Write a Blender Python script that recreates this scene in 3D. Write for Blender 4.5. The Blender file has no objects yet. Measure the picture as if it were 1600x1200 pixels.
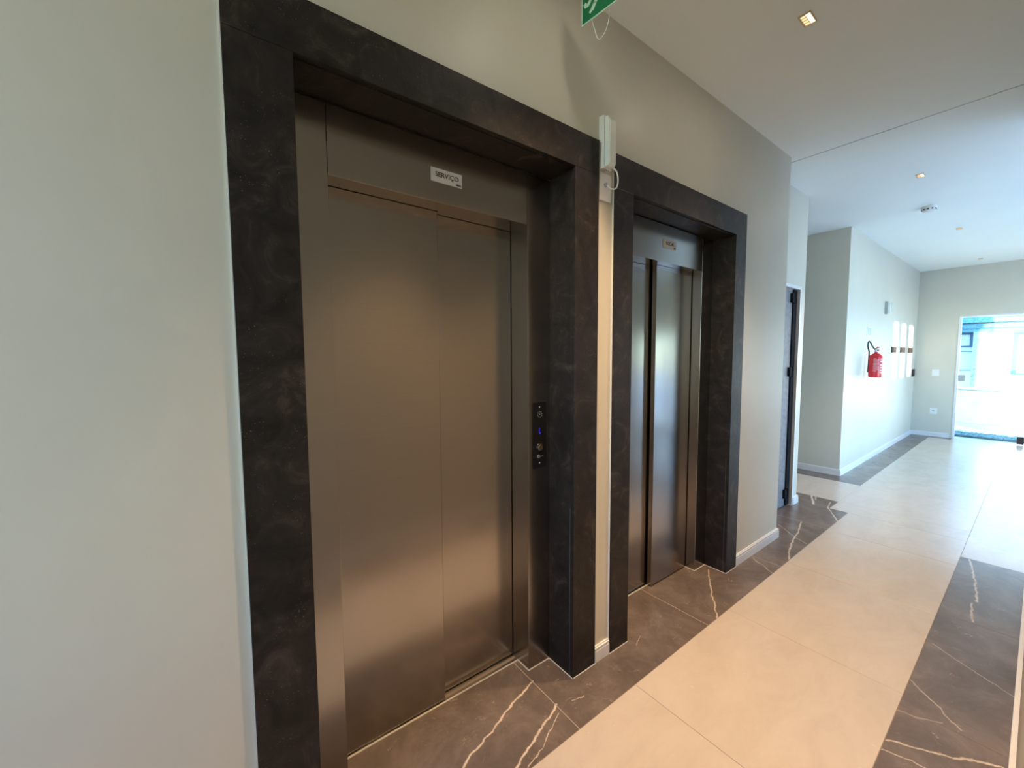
import bpy, bmesh, math, random
from mathutils import Vector, Matrix

random.seed(4)
C = bpy.context.scene.collection
scn = bpy.context.scene

# ------------------------------------------------------------------ camera
cam_data = bpy.data.cameras.new('camera')
cam = bpy.data.objects.new('camera', cam_data)
C.objects.link(cam)
cam_data.sensor_width = 36.0
cam_data.lens = 14.0517
cam_data.clip_start = 0.004
cam_data.clip_end = 200
RT = Vector((0.79894911, -0.60137575, -0.00524623))
UP = Vector((0.04457442, 0.05051481, 0.99772811))
FW = Vector((0.59974448, 0.79736783, -0.06716474))
cam.matrix_world = Matrix(((RT.x, UP.x, -FW.x, 0), (RT.y, UP.y, -FW.y, 0), (RT.z, UP.z, -FW.z, 1.5), (0, 0, 0, 1)))
scn.camera = cam

# ------------------------------------------------------------------ world, sun, exposure
scn.view_settings.view_transform = 'Standard'
scn.view_settings.look = 'None'
scn.view_settings.gamma = 1.0
scn.view_settings.use_curve_mapping = False
scn.view_settings.exposure = 1.22
world = bpy.data.worlds.new('sky')
scn.world = world
world.use_nodes = True
wn = world.node_tree.nodes
wl = world.node_tree.links
wn.clear()
wo = wn.new('ShaderNodeOutputWorld')
wb = wn.new('ShaderNodeBackground')
ws = wn.new('ShaderNodeTexSky')
ws.sky_type = 'NISHITA'
ws.sun_disc = False
ws.sun_elevation = math.radians(32)
ws.sun_rotation = math.radians(230)
ws.air_density = 1.0
ws.dust_density = 0.2
ws.ozone_density = 3.0
wb.inputs['Strength'].default_value = .62
wt = wn.new('ShaderNodeMix'); wt.data_type = 'RGBA'; wt.blend_type = 'MULTIPLY'
wt.inputs[0].default_value = 1.0
wt.inputs[7].default_value = (.74, .97, 1.12, 1)
wl.new(ws.outputs[0], wt.inputs[6])
wl.new(wt.outputs[2], wb.inputs['Color'])
wl.new(wb.outputs[0], wo.inputs['Surface'])

SUN_DIR = Vector((1.2, 1.0, -0.275))
sd = bpy.data.lights.new('sun', 'SUN')
sd.energy = 7.0
sd.angle = math.radians(0.8)
sd.color = (1.0, 0.93, 0.82)
sun = bpy.data.objects.new('sun', sd)
sun.rotation_euler = SUN_DIR.to_track_quat('-Z', 'Y').to_euler()
sun.location = (-2, -8, 6)
C.objects.link(sun)

SPOT = 90
LAMP_COLOR = (1.0, 0.66, 0.38)
LAMP_W = 78.0
GLOW_W = 0.5
GLOW_COLOR = (1.0, .90, .76)
LAMPS = [(1.10, 0.72, 1.25), (2.255, 0.73, 1.0), (4.945, 0.718, 0.8), (7.385, 0.703, 0.1), (9.955, 0.696, 0.1)]
BACK_LAMPS = [(-1.6, 0.70, .35)]


# ------------------------------------------------------------------ helpers
def bm_box(bm, x0, x1, y0, y1, z0, z1, bev=0.0):
    x0, x1 = min(x0, x1), max(x0, x1)
    y0, y1 = min(y0, y1), max(y0, y1)
    z0, z1 = min(z0, z1), max(z0, z1)
    r = bmesh.ops.create_cube(bm, size=1.0)
    for v in r['verts']:
        v.co = Vector((x0 + (v.co.x + .5) * (x1 - x0), y0 + (v.co.y + .5) * (y1 - y0), z0 + (v.co.z + .5) * (z1 - z0)))
    if bev > 0:
        es = list({e for v in r['verts'] for e in v.link_edges})
        bmesh.ops.bevel(bm, geom=es, offset=bev, segments=2, affect='EDGES', profile=0.5)
    return r['verts']


def bm_cyl(bm, p0, p1, r0, r1=None, n=24):
    r1 = r0 if r1 is None else r1
    p0, p1 = Vector(p0), Vector(p1)
    d = p1 - p0
    L = d.length
    m = Matrix.Translation((p0 + p1) / 2) @ d.to_track_quat('Z', 'Y').to_matrix().to_4x4()
    bmesh.ops.create_cone(bm, cap_ends=True, segments=n, radius1=r0, radius2=r1, depth=L, matrix=m)


def bm_lathe(bm, prof, cx, cy, n=28):
    rings = []
    for r, z in prof:
        rings.append([bm.verts.new((cx + r * math.cos(2 * math.pi * k / n), cy + r * math.sin(2 * math.pi * k / n), z)) for k in range(n)])
    for a, b in zip(rings[:-1], rings[1:]):
        for k in range(n):
            bm.faces.new((a[k], a[(k + 1) % n], b[(k + 1) % n], b[k]))
    bm.faces.new(list(reversed(rings[0])))
    bm.faces.new(rings[-1])


def bm_tube(bm, pts, r, n=8):
    pts = [Vector(p) for p in pts]
    sm = []
    for i in range(len(pts) - 1):
        p0 = pts[max(i - 1, 0)]; p1 = pts[i]; p2 = pts[i + 1]; p3 = pts[min(i + 2, len(pts) - 1)]
        for k in range(5):
            t = k / 5
            sm.append(0.5 * ((2 * p1) + (p2 - p0) * t + (2 * p0 - 5 * p1 + 4 * p2 - p3) * t * t + (3 * p1 - p0 - 3 * p2 + p3) * t ** 3))
    sm.append(pts[-1])
    rings = []
    for i, p in enumerate(sm):
        d = (sm[min(i + 1, len(sm) - 1)] - sm[max(i - 1, 0)]).normalized()
        a = d.orthogonal().normalized() if i == 0 else (prev - d * prev.dot(d)).normalized()
        prev = a
        b = d.cross(a)
        rings.append([bm.verts.new(p + r * (math.cos(2 * math.pi * k / n) * a + math.sin(2 * math.pi * k / n) * b)) for k in range(n)])
    for a, b in zip(rings[:-1], rings[1:]):
        for k in range(n):
            bm.faces.new((a[k], a[(k + 1) % n], b[(k + 1) % n], b[k]))
    bm.faces.new(list(reversed(rings[0])))
    bm.faces.new(rings[-1])


def bm_prism(bm, poly, axis, a, b):
    """poly: list of 2D points; extruded along axis from a to b."""
    def P(u, v, w):
        return {'x': (w, u, v), 'y': (u, w, v), 'z': (u, v, w)}[axis]
    lo = [bm.verts.new(P(u, v, a)) for u, v in poly]
    hi = [bm.verts.new(P(u, v, b)) for u, v in poly]
    n = len(poly)
    bm.faces.new(lo)
    bm.faces.new(list(reversed(hi)))
    for k in range(n):
        bm.faces.new((lo[k], hi[k], hi[(k + 1) % n], lo[(k + 1) % n]))


def obj(name, bm, mat, parent=None, smooth=False, origin=None):
    bmesh.ops.recalc_face_normals(bm, faces=bm.faces)
    vs = [v.co for v in bm.verts]
    if origin is None:
        lo = Vector([min(v[i] for v in vs) for i in range(3)])
        hi = Vector([max(v[i] for v in vs) for i in range(3)])
        origin = Vector(((lo.x + hi.x) / 2, (lo.y + hi.y) / 2, lo.z))
    origin = Vector(origin)
    bmesh.ops.translate(bm, verts=bm.verts, vec=-origin)
    me = bpy.data.meshes.new(name)
    bm.to_mesh(me)
    bm.free()
    if smooth:
        for p in me.polygons:
            p.use_smooth = True
        try:
            me.set_sharp_from_angle(angle=math.radians(35))
        except Exception:
            pass
    me.materials.append(mat)
    o = bpy.data.objects.new(name, me)
    C.objects.link(o)
    if parent is not None:
        o.parent = parent
        po = abs_loc(parent)
        o.location = origin - po
    else:
        o.location = origin
    return o


def abs_loc(o):
    p = Vector(o.location)
    while o.parent is not None:
        o = o.parent
        p += Vector(o.location)
    return p


def box(name, dims, mat, parent=None, bev=0.0):
    bm = bmesh.new()
    bm_box(bm, *dims, bev=bev)
    return obj(name, bm, mat, parent)


def tag(o, label=None, cat=None, group=None, kind=None):
    if label: o['label'] = label
    if cat: o['category'] = cat
    if group: o['group'] = group
    if kind: o['kind'] = kind
    return o


def thing(name, loc, label, cat, group=None):
    o = bpy.data.objects.new(name, None)
    o.empty_display_size = 0.05
    C.objects.link(o)
    o.location = loc
    return tag(o, label, cat, group)


def struct(o, label=None):
    o['kind'] = 'structure'
    if label: o['label'] = label
    return o


def text_mesh(name, body, size, mat, parent, center, facing='-y', depth=0.0012, bold=0.0, align='CENTER', stretch=1.0):
    cu = bpy.data.curves.new(name, 'FONT')
    cu.body = body
    cu.size = size
    cu.align_x = align
    cu.align_y = 'CENTER'
    cu.extrude = depth / 2
    cu.offset = bold
    cu.resolution_u = 3
    t = bpy.data.objects.new(name, cu)
    C.objects.link(t)
    bpy.context.view_layer.update()
    me = bpy.data.meshes.new_from_object(t.evaluated_get(bpy.context.evaluated_depsgraph_get()))
    bpy.data.objects.remove(t)
    me.materials.clear()
    me.materials.append(mat)
    for v in me.vertices:
        x, y, z = v.co
        x *= stretch
        v.co = {'-y': (x, -z, y), '-x': (-z, -x, y)}[facing]
    o = bpy.data.objects.new(name, me)
    C.objects.link(o)
    o.parent = parent
    o.location = Vector(center) - abs_loc(parent)
    return o


# ------------------------------------------------------------------ materials
def new_mat(name):
    m = bpy.data.materials.new(name)
    m.use_nodes = True
    n = m.node_tree.nodes
    l = m.node_tree.links
    b = n['Principled BSDF']
    return m, n, l, b


def world_pos(n):
    return n.new('ShaderNodeNewGeometry').outputs['Position']


def noise(n, l, vec, scale, detail=4, rough=.55, dist=0.0):
    t = n.new('ShaderNodeTexNoise')
    t.inputs['Scale'].default_value = scale
    t.inputs['Detail'].default_value = detail
    t.inputs['Roughness'].default_value = rough
    t.inputs['Distortion'].default_value = dist
    l.new(vec, t.inputs['Vector'])
    return t.outputs['Fac']


def scaled(n, l, vec, s):
    v = n.new('ShaderNodeVectorMath')
    v.operation = 'MULTIPLY'
    v.inputs[1].default_value = s
    l.new(vec, v.inputs[0])
    return v.outputs[0]


def ramp(n, l, fac, stops):
    r = n.new('ShaderNodeValToRGB')
    e = r.color_ramp.elements
    while len(e) < len(stops):
        e.new(0.5)
    for el, (p, c) in zip(e, stops):
        el.position = p
        el.color = (*c, 1) if len(c) == 3 else c
    l.new(fac, r.inputs[0])
    return r.outputs['Color']


def mixc(n, l, fac, a, b):
    m = n.new('ShaderNodeMix')
    m.data_type = 'RGBA'
    for s, v in ((m.inputs[0], fac), (m.inputs[6], a), (m.inputs[7], b)):
        if hasattr(v, 'is_linked'):
            l.new(v, s)
        elif isinstance(v, (int, float)):
            s.default_value = v
        else:
            s.default_value = (*v, 1)
    return m.outputs[2]


def bump(n, l, b, h, strength, dist=0.01):
    u = n.new('ShaderNodeBump')
    u.inputs['Strength'].default_value = strength
    u.inputs['Distance'].default_value = dist
    l.new(h, u.inputs['Height'])
    l.new(u.outputs[0], b.inputs['Normal'])


def simple(name, col, rough=.5, metal=0.0, var=.06, scale=30., bstr=0.0, spec=.5):
    m, n, l, b = new_mat(name)
    p = world_pos(n)
    f = noise(n, l, p, scale)
    c0 = tuple(max(0, c * (1 - var)) for c in col)
    c1 = tuple(min(1, c * (1 + var)) for c in col)
    l.new(ramp(n, l, f, [(.3, c0), (.7, c1)]), b.inputs['Base Color'])
    b.inputs['Roughness'].default_value = rough
    b.inputs['Metallic'].default_value = metal
    b.inputs['Specular IOR Level'].default_value = spec
    if bstr:
        bump(n, l, b, f, bstr, .002)
    return m


def emit_mat(name, col, strength):
    m, n, l, b = new_mat(name)
    b.inputs['Base Color'].default_value = (.02, .02, .02, 1)
    b.inputs['Emission Color'].default_value = (*col, 1)
    b.inputs['Emission Strength'].default_value = strength
    return m


def make_wall_mat(name, col):
    m, n, l, b = new_mat(name)
    p = world_pos(n)
    f1 = noise(n, l, p, 1.7, 5)
    f2 = noise(n, l, scaled(n, l, p, (1, 1, .5)), 5, 6, .6, 1.0)
    base = ramp(n, l, f1, [(.3, tuple(c * .965 for c in col)), (.7, tuple(min(1, c * 1.03) for c in col))])
    scuff = ramp(n, l, f2, [(.6, (0, 0, 0)), (.78, (.35, .35, .35))])
    sep = n.new('ShaderNodeRGBToBW')
    l.new(scuff, sep.inputs[0])
    l.new(mixc(n, l, sep.outputs[0], base, tuple(min(1, c * 1.12) for c in col)), b.inputs['Base Color'])
    b.inputs['Roughness'].default_value = .42
    b.inputs['Specular IOR Level'].default_value = .35
    bump(n, l, b, noise(n, l, p, 90, 3), .05, .002)
    return m


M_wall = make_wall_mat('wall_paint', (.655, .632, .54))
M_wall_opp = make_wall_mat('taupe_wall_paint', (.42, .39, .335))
M_ceil = simple('ceiling_paint', (.90, .94, .90), .7, var=.015, scale=1.2, spec=.2)
M_skirt = simple('white_skirting', (.82, .81, .79), .3, var=.02)
M_white = simple('white_plastic', (.82, .82, .80), .35, var=.02)
M_whitewood = simple('white_door_frame', (.78, .79, .78), .35, var=.02)
M_alu = simple('white_aluminium', (.80, .83, .84), .3, var=.02)
M_black = simple('black_plastic', (.010, .010, .012), .3, var=.1, spec=.3)
M_gaphinge = simple('gap_shade_hinge_black', (.012, .013, .018), .8, var=.1, spec=.1)  # black of the hinges and of the shade painted into the door gap
M_dark = simple('dark_gap', (.01, .01, .01), .8)
M_grout = simple('grout', (.26, .205, .16), .8, var=.05)
M_caulk = simple('white_caulk', (.74, .70, .62), .5, var=.03)
M_steel_bright = simple('bright_chrome', (.75, .72, .66), .18, metal=1.0, var=.03)
M_plate = simple('silver_sign_plate', (.78, .78, .74), .4, var=.02)
M_ink = simple('black_ink', (.015, .015, .015), .5)
M_red = simple('red_enamel', (.62, .012, .02), .25, var=.04)
M_rubber = simple('black_rubber', (.03, .032, .035), .55)
M_silver = simple('grey_metal', (.42, .45, .46), .35, metal=.8)
M_green = simple('green_sign', (.0, .19, .075), .35, var=.03)
M_pict = simple('pale_pictogram', (.62, .90, .76), .4, var=.02)
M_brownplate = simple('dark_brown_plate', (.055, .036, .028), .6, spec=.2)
M_greydoor = None


def make_steel():
    m, n, l, b = new_mat('brushed_steel')
    p = world_pos(n)
    st = noise(n, l, scaled(n, l, p, (3, 3, 260)), 1.0, 3, .6)
    big = noise(n, l, scaled(n, l, p, (2.4, 2.4, 1.0)), 1.6, 3)
    l.new(ramp(n, l, st, [(.3, (.40, .372, .34)), (.7, (.42, .39, .355))]), b.inputs['Base Color'])
    b.inputs['Metallic'].default_value = 1.0
    mr = n.new('ShaderNodeMapRange')
    mr.inputs['To Min'].default_value = .15
    mr.inputs['To Max'].default_value = .30
    l.new(big, mr.inputs['Value'])
    l.new(mr.outputs[0], b.inputs['Roughness'])
    bump(n, l, b, st, .012, .001)
    return m


M_steel = make_steel()


def make_granite():
    m, n, l, b = new_mat('black_granite')
    p = world_pos(n)
    f = noise(n, l, p, 9, 8, .65, 1.2)
    base = ramp(n, l, f, [(.34, (.008, .007, .006)), (.56, (.022, .018, .016)), (.74, (.070, .054, .044))])
    v = n.new('ShaderNodeTexVoronoi')
    v.inputs['Scale'].default_value = 130
    l.new(p, v.inputs['Vector'])
    sp = ramp(n, l, v.outputs['Distance'], [(.0, (1, 1, 1)), (.20, (0, 0, 0))])
    mask = ramp(n, l, noise(n, l, p, 14, 5, .7), [(.50, (0, 0, 0)), (.64, (.8, .8, .8))])
    mm = n.new('ShaderNodeMath'); mm.operation = 'MULTIPLY'
    a1 = n.new('ShaderNodeRGBToBW'); a2 = n.new('ShaderNodeRGBToBW')
    l.new(sp, a1.inputs[0]); l.new(mask, a2.inputs[0])
    l.new(a1.outputs[0], mm.inputs[0]); l.new(a2.outputs[0], mm.inputs[1])
    l.new(mixc(n, l, mm.outputs[0], base, (.38, .29, .24)), b.inputs['Base Color'])
    b.inputs['Roughness'].default_value = .48
    b.inputs['Specular IOR Level'].default_value = .28
    h = noise(n, l, p, 160, 4, .7)
    bump(n, l, b, h, .35, .002)
    return m


M_granite = make_granite()
M_joint = simple('grey_stone_joint', (.13, .14, .145), .6)


def make_beige():
    m, n, l, b = new_mat('beige_porcelain')
    p = world_pos(n)
    oi = n.new('ShaderNodeObjectInfo')
    off = n.new('ShaderNodeVectorMath'); off.operation = 'ADD'
    mul = n.new('ShaderNodeVectorMath'); mul.operation = 'SCALE'
    mul.inputs[0].default_value = (17, 31, 5)
    l.new(oi.outputs['Random'], mul.inputs['Scale'])
    l.new(p, off.inputs[0]); l.new(mul.outputs[0], off.inputs[1])
    f = noise(n, l, scaled(n, l, off.outputs[0], (1.2, 2.4, 1)), 2.6, 9, .72, .5)
    l.new(ramp(n, l, f, [(.3, (.565, .482, .385)), (.5, (.615, .53, .427)), (.72, (.655, .572, .468))]), b.inputs['Base Color'])
    g = noise(n, l, p, 30, 3)
    mr = n.new('ShaderNodeMapRange')
    mr.inputs['To Min'].default_value = .20
    mr.inputs['To Max'].default_value = .30
    l.new(g, mr.inputs['Value'])
    l.new(mr.outputs[0], b.inputs['Roughness'])
    b.inputs['Specular IOR Level'].default_value = .55
    return m


M_beige = make_beige()

VEINS_L = [
 ([(1.126, 1.353), (0.945, 1.3), (0.827, 1.253), (0.737, 1.229), (0.668, 1.206)], .0034, .95),
 ([(1.128, 1.19), (1.084, 1.171), (0.986, 1.144), (0.936, 1.125), (0.892, 1.111), (0.827, 1.086)], .0042, 1.0),
 ([(1.105, 1.155), (1.056, 1.13), (0.995, 1.103), (0.931, 1.081), (0.863, 1.059)], .0018, .8),
 ([(2.738, 1.343), (2.671, 1.311), (2.564, 1.247), (2.47, 1.195), (2.407, 1.148), (2.339, 1.105), (2.255, 1.058)], .0040, .75),
 ([(4.198, 1.245), (3.975, 1.194), (3.809, 1.167), (3.647, 1.139), (3.502, 1.109), (3.345, 1.057)], .0048, .8),
 ([(3.982, 1.352), (3.88, 1.248), (3.795, 1.16), (3.74, 1.068)], .0040, .45),
 ([(4.997, 1.242), (4.807, 1.213), (4.653, 1.138), (4.483, 1.057)], .005, .8),
 ([(5.09, 1.427), (4.913, 1.365), (4.806, 1.323)], .008, .9),
 ([(5.09, 1.394), (4.97, 1.357)], .006, .6),
 ([(3.16, 1.235), (3.119, 1.184), (3.107, 1.142), (3.077, 1.105), (3.036, 1.062)], .004, .45),
 ([(1.20, 1.16), (1.26, 1.15)], .0025, .6),
 ([(1.70, 1.20), (1.78, 1.235)], .002, .35),
 ([(0.50, 1.10), (0.60, 1.16), (0.66, 1.14)], .003, .6),
]
VEINS_R = [
 ([(2.519, 0.296), (2.466, 0.247), (2.441, 0.217), (2.412, 0.191), (2.385, 0.18), (2.332, 0.123)], .0034, .55),
 ([(2.257, 0.301), (2.271, 0.26), (2.284, 0.224), (2.321, 0.174)], .004, .28),
 ([(2.043, 0.299), (2.07, 0.259), (2.089, 0.216), (2.148, 0.128), (2.192, 0.084), (2.237, 0.014)], .0038, .8),
 ([(1.977, 0.298), (1.998, 0.248), (2.009, 0.216), (2.016, 0.17)], .002, .8),
 ([(2.941, 0.276), (2.866, 0.183), (2.749, 0.0)], .0022, .5),
 ([(4.39, 0.256), (4.216, 0.23), (3.999, 0.203), (3.782, 0.178), (3.66, 0.172)], .0045, .75),
 ([(3.612, 0.189), (3.493, 0.184), (3.357, 0.169)], .0045, .75),
]


def make_marble(name, veins):
    m, n, l, b = new_mat(name)
    p = world_pos(n)
    f = noise(n, l, p, 3.6, 9, .72, .5)
    base = ramp(n, l, f, [(.30, (.105, .083, .069)), (.5, (.158, .124, .103)), (.70, (.24, .19, .158))])
    cloud = ramp(n, l, noise(n, l, p, 9, 12, .82, .6), [(.58, (0, 0, 0)), (.74, (.6, .6, .6))])
    cb = n.new('ShaderNodeRGBToBW'); l.new(cloud, cb.inputs[0])
    base = mixc(n, l, cb.outputs[0], base, (.36, .28, .22))
    # fine broken hairlines
    hl = noise(n, l, p, 4.5, 5, .6, 1.0)
    sb = n.new('ShaderNodeMath'); sb.operation = 'SUBTRACT'; sb.inputs[1].default_value = .5
    l.new(hl, sb.inputs[0])
    ab = n.new('ShaderNodeMath'); ab.operation = 'ABSOLUTE'; l.new(sb.outputs[0], ab.inputs[0])
    ln = ramp(n, l, ab.outputs[0], [(.0, (1, 1, 1)), (.0045, (0, 0, 0))])
    ms = ramp(n, l, noise(n, l, p, 13, 6, .7), [(.54, (0, 0, 0)), (.62, (.8, .8, .8))])
    b1 = n.new('ShaderNodeRGBToBW'); b2 = n.new('ShaderNodeRGBToBW')
    l.new(ln, b1.inputs[0]); l.new(ms, b2.inputs[0])
    hm = n.new('ShaderNodeMath'); hm.operation = 'MULTIPLY'
    l.new(b1.outputs[0], hm.inputs[0]); l.new(b2.outputs[0], hm.inputs[1])
    base = mixc(n, l, hm.outputs[0], base, (.55, .44, .34))
    # wobble the coordinates so that the veins run ragged
    sub = n.new('ShaderNodeTexNoise'); sub.inputs['Scale'].default_value = 22; sub.inputs['Detail'].default_value = 5
    l.new(p, sub.inputs['Vector'])
    s1 = n.new('ShaderNodeVectorMath'); s1.operation = 'SUBTRACT'; s1.inputs[1].default_value = (.5, .5, .5)
    l.new(sub.outputs['Color'], s1.inputs[0])
    s2 = n.new('ShaderNodeVectorMath'); s2.operation = 'MULTIPLY'; s2.inputs[1].default_value = (.030, .030, 0)
    l.new(s1.outputs[0], s2.inputs[0])
    s3 = n.new('ShaderNodeVectorMath'); s3.operation = 'ADD'
    l.new(p, s3.inputs[0]); l.new(s2.outputs[0], s3.inputs[1])
    s4 = n.new('ShaderNodeVectorMath'); s4.operation = 'MULTIPLY'; s4.inputs[1].default_value = (1, 1, 0)
    l.new(s3.outputs[0], s4.inputs[0])
    q = s4.outputs[0]
    acc = None
    for pts, w, k in veins:
        dmin = None
        for a, c in zip(pts[:-1], pts[1:]):
            A = Vector((a[0], a[1], 0)); B = Vector((c[0], c[1], 0)); AB = B - A
            v = n.new('ShaderNodeVectorMath'); v.operation = 'SUBTRACT'; v.inputs[1].default_value = A
            l.new(q, v.inputs[0])
            d = n.new('ShaderNodeVectorMath'); d.operation = 'DOT_PRODUCT'; d.inputs[1].default_value = AB / AB.length_squared
            l.new(v.outputs[0], d.inputs[0])
            cl = n.new('ShaderNodeClamp'); l.new(d.outputs['Value'], cl.inputs[0])
            sc = n.new('ShaderNodeVectorMath'); sc.operation = 'SCALE'; sc.inputs[0].default_value = AB
            l.new(cl.outputs[0], sc.inputs['Scale'])
            df = n.new('ShaderNodeVectorMath'); df.operation = 'DISTANCE'
            l.new(v.outputs[0], df.inputs[0]); l.new(sc.outputs[0], df.inputs[1])
            if dmin is None:
                dmin = df.outputs['Value']
            else:
                mn = n.new('ShaderNodeMath'); mn.operation = 'MINIMUM'
                l.new(dmin, mn.inputs[0]); l.new(df.outputs['Value'], mn.inputs[1])
                dmin = mn.outputs[0]
        mr = n.new('ShaderNodeMapRange')
        mr.inputs['From Min'].default_value = w * .55
        mr.inputs['From Max'].default_value = w * 1.5
        mr.inputs['To Min'].default_value = k
        mr.inputs['To Max'].default_value = 0
        l.new(dmin, mr.inputs['Value'])
        if acc is None:
            acc = mr.outputs[0]
        else:
            mx = n.new('ShaderNodeMath'); mx.operation = 'MAXIMUM'
            l.new(acc, mx.inputs[0]); l.new(mr.outputs[0], mx.inputs[1])
            acc = mx.outputs[0]
    wv = n.new('ShaderNodeMapRange')
    wv.inputs['From Min'].default_value = .35; wv.inputs['From Max'].default_value = .6
    wv.inputs['To Min'].default_value = .55; wv.inputs['To Max'].default_value = 1.0
    l.new(noise(n, l, p, 16, 4), wv.inputs['Value'])
    vm = n.new('ShaderNodeMath'); vm.operation = 'MULTIPLY'
    l.new(acc, vm.inputs[0]); l.new(wv.outputs[0], vm.inputs[1])
    l.new(mixc(n, l, vm.outputs[0], base, (.80, .66, .50)), b.inputs['Base Color'])
    b.inputs['Roughness'].default_value = .27
    b.inputs['Specular IOR Level'].default_value = .36
    return m


M_marble_l = make_marble('brown_grey_marble', VEINS_L)
M_marble_r = make_marble('grey_marble', VEINS_R)


def make_glass(name):
    m = bpy.data.materials.new(name)
    m.use_nodes = True
    n = m.node_tree.nodes; l = m.node_tree.links
    n.clear()
    o = n.new('ShaderNodeOutputMaterial')
    mx = n.new('ShaderNodeMixShader')
    t = n.new('ShaderNodeBsdfTransparent'); t.inputs[0].default_value = (.93, .98, .96, 1)
    g = n.new('ShaderNodeBsdfGlossy'); g.inputs['Roughness'].default_value = .01
    fr = n.new('ShaderNodeFresnel'); fr.inputs[0].default_value = 1.45
    l.new(fr.outputs[0], mx.inputs[0]); l.new(t.outputs[0], mx.inputs[1]); l.new(g.outputs[0], mx.inputs[2])
    l.new(mx.outputs[0], o.inputs['Surface'])
    return m


M_glass = make_glass('clear_glass')
M_greydoor = simple('grey_door_panel', (.22, .22, .24), .5, var=.25, scale=26)
M_lamp = emit_mat('lamp_cell', (1.0, .82, .60), 1.6)
M_lampdim = emit_mat('lamp_cell_dim', (1.0, .70, .36), .62)
M_lampframe = simple('brass_lamp_frame', (.62, .48, .30), .35, metal=.4)
M_blueled = emit_mat('blue_led', (.03, .03, 1.0), .35)
M_render = simple('white_render', (.93, .93, .92), .8, var=.03, scale=4)
M_concrete = simple('pale_concrete', (.80, .80, .78), .8, var=.08, scale=8)
M_tintbeam = simple('daylight_tint_beam', (.12, .30, .40), .7, var=.35, scale=30)  # beam colour carries the cyan tint of the blown daylight
M_stonecol = simple('mottled_stone', (.34, .46, .48), .8, var=.45, scale=22)
M_blueframe = simple('blue_grey_frame', (.06, .13, .24), .5)
M_pebble = simple('grey_green_pebble', (.20, .33, .33), .6, var=.3, scale=40)
M_soil = simple('planter_soil', (.10, .16, .15), .9, var=.3, scale=30)
M_winglass = simple('pale_window_pane', (.80, .84, .86), .35)

# ------------------------------------------------------------------ key dimensions
YF = 1.247        # front of the stone portals
YW = 1.262        # face of the lift wall
XE = 3.680        # end of the lift wall
YR = 1.458        # face of the recessed wall
XP = 4.735        # end of the recessed wall (side passage opens)
XH = 6.205        # wall beyond the side passage
YH = 1.466        # long wall towards the entrance
XG = 10.612       # entrance wall
CZ = 3.04         # ceiling
YB = -0.012       # wall beside the camera
XBE = 4.36        # where that wall ends
YL = -1.62        # far side of the entrance hall
XBK = -2.3

# ------------------------------------------------------------------ floor
bm = bmesh.new()
bm_box(bm, XBK - .3, XG + .05, YL - .2, 4.3, -.10, -.0014)
floor = struct(obj('floor', bm, M_grout), 'polished tiled floor of the lift lobby')


def tile(name, x0, x1, y0, y1, mat, gap=.0011):
    bm = bmesh.new()
    vs = bm_box(bm, x0 + gap, x1 - gap, y0 + gap, y1 - gap, -.0105, 0)
    top = [e for e in bm.edges if all(abs(v.co.z) < 1e-6 for v in e.verts)]
    bmesh.ops.bevel(bm, geom=top, offset=.0008, segments=1, affect='EDGES')
    return obj(name, bm, mat, floor)


M_palegrout = simple('pale_grout', (.44, .35, .28), .8, var=.05)
bx = [1.489 + .898 * k for k in range(-7, 11)]
LB, RB = 1.052, .300                      # edges of the beige band
for i in range(len(bx) - 1):
    x0, x1 = bx[i], bx[i + 1]
    x0 = max(x0, XBK); x1 = min(x1, XG - .02)
    if x1 - x0 < .05:
        continue
    if x1 > 10.41:
        x1 = 10.41
    if x0 < 5.0:
        if x0 < 4.8 < x1:
            tile('beige_tile', x0, 4.80, RB, LB, M_beige)
            tile('beige_tile', 4.80, x1, RB, 1.197, M_beige)
        else:
            tile('beige_tile', x0, x1, RB, LB, M_beige)
    elif x1 > x0:
        tile('beige_tile', x0, x1, RB, 1.2, M_beige)
# side passage
for y0, y1 in ((1.2, 2.1), (2.1, 3.0), (3.0, 3.9)):
    tile('beige_tile', 5.09, 5.92, y0, y1, M_beige)
    tile('dark_tile', 5.92, 6.22, y0, y1, M_marble_l)
for y0, y1 in ((1.5, 2.1), (2.1, 3.0), (3.0, 3.9)):
    tile('dark_tile', 4.76, 5.09, y0, y1, M_marble_l)
# dark border along the lift wall
dx = [1.125 + 1.03 * k for k in range(-4, 4)]
for i in range(len(dx) - 1):
    if dx[i + 1] <= XBK:
        continue
    tile('dark_tile', max(dx[i], XBK), dx[i + 1], LB, 1.494, M_marble_l, .0019)
tile('dark_tile', dx[-1], 4.80, LB, 1.50, M_marble_l)
tile('dark_tile', 4.80, 5.09, 1.197, 1.50, M_marble_l)
for x0, x1 in ((6.22, 7.1), (7.1, 8.13), (8.13, 9.16), (9.16, 10.19), (10.19, 10.62)):
    tile('dark_tile', x0, x1, 1.2, 1.48, M_marble_l)
tile('dark_tile', 10.41, 10.62, .93, 1.2, M_marble_l)
for x in dx[1:]:
    box('joint_line', (x - .0017, x + .0017, LB, 1.494, -.009, -.0004), M_palegrout, floor)
# right border and the hall beyond it
rx = [3.34 + 1.035 * k for k in range(-7, 2)]
rx[-1] = 4.40
for i in range(len(rx) - 1):
    tile('dark_tile', max(rx[i], XBK), rx[i + 1], -.02, RB, M_marble_r)
hx = [4.40, 5.41, 6.44, 7.47, 8.50, 9.53, 10.60]
for i in range(len(hx) - 1):
    for y0, y1 in ((-.6, RB), (-1.6, -.6)):
        tile('beige_tile', hx[i], hx[i + 1], y0, y1, M_beige)
tile('beige_tile', 10.41, 10.60, .3, .93, M_beige)

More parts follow.
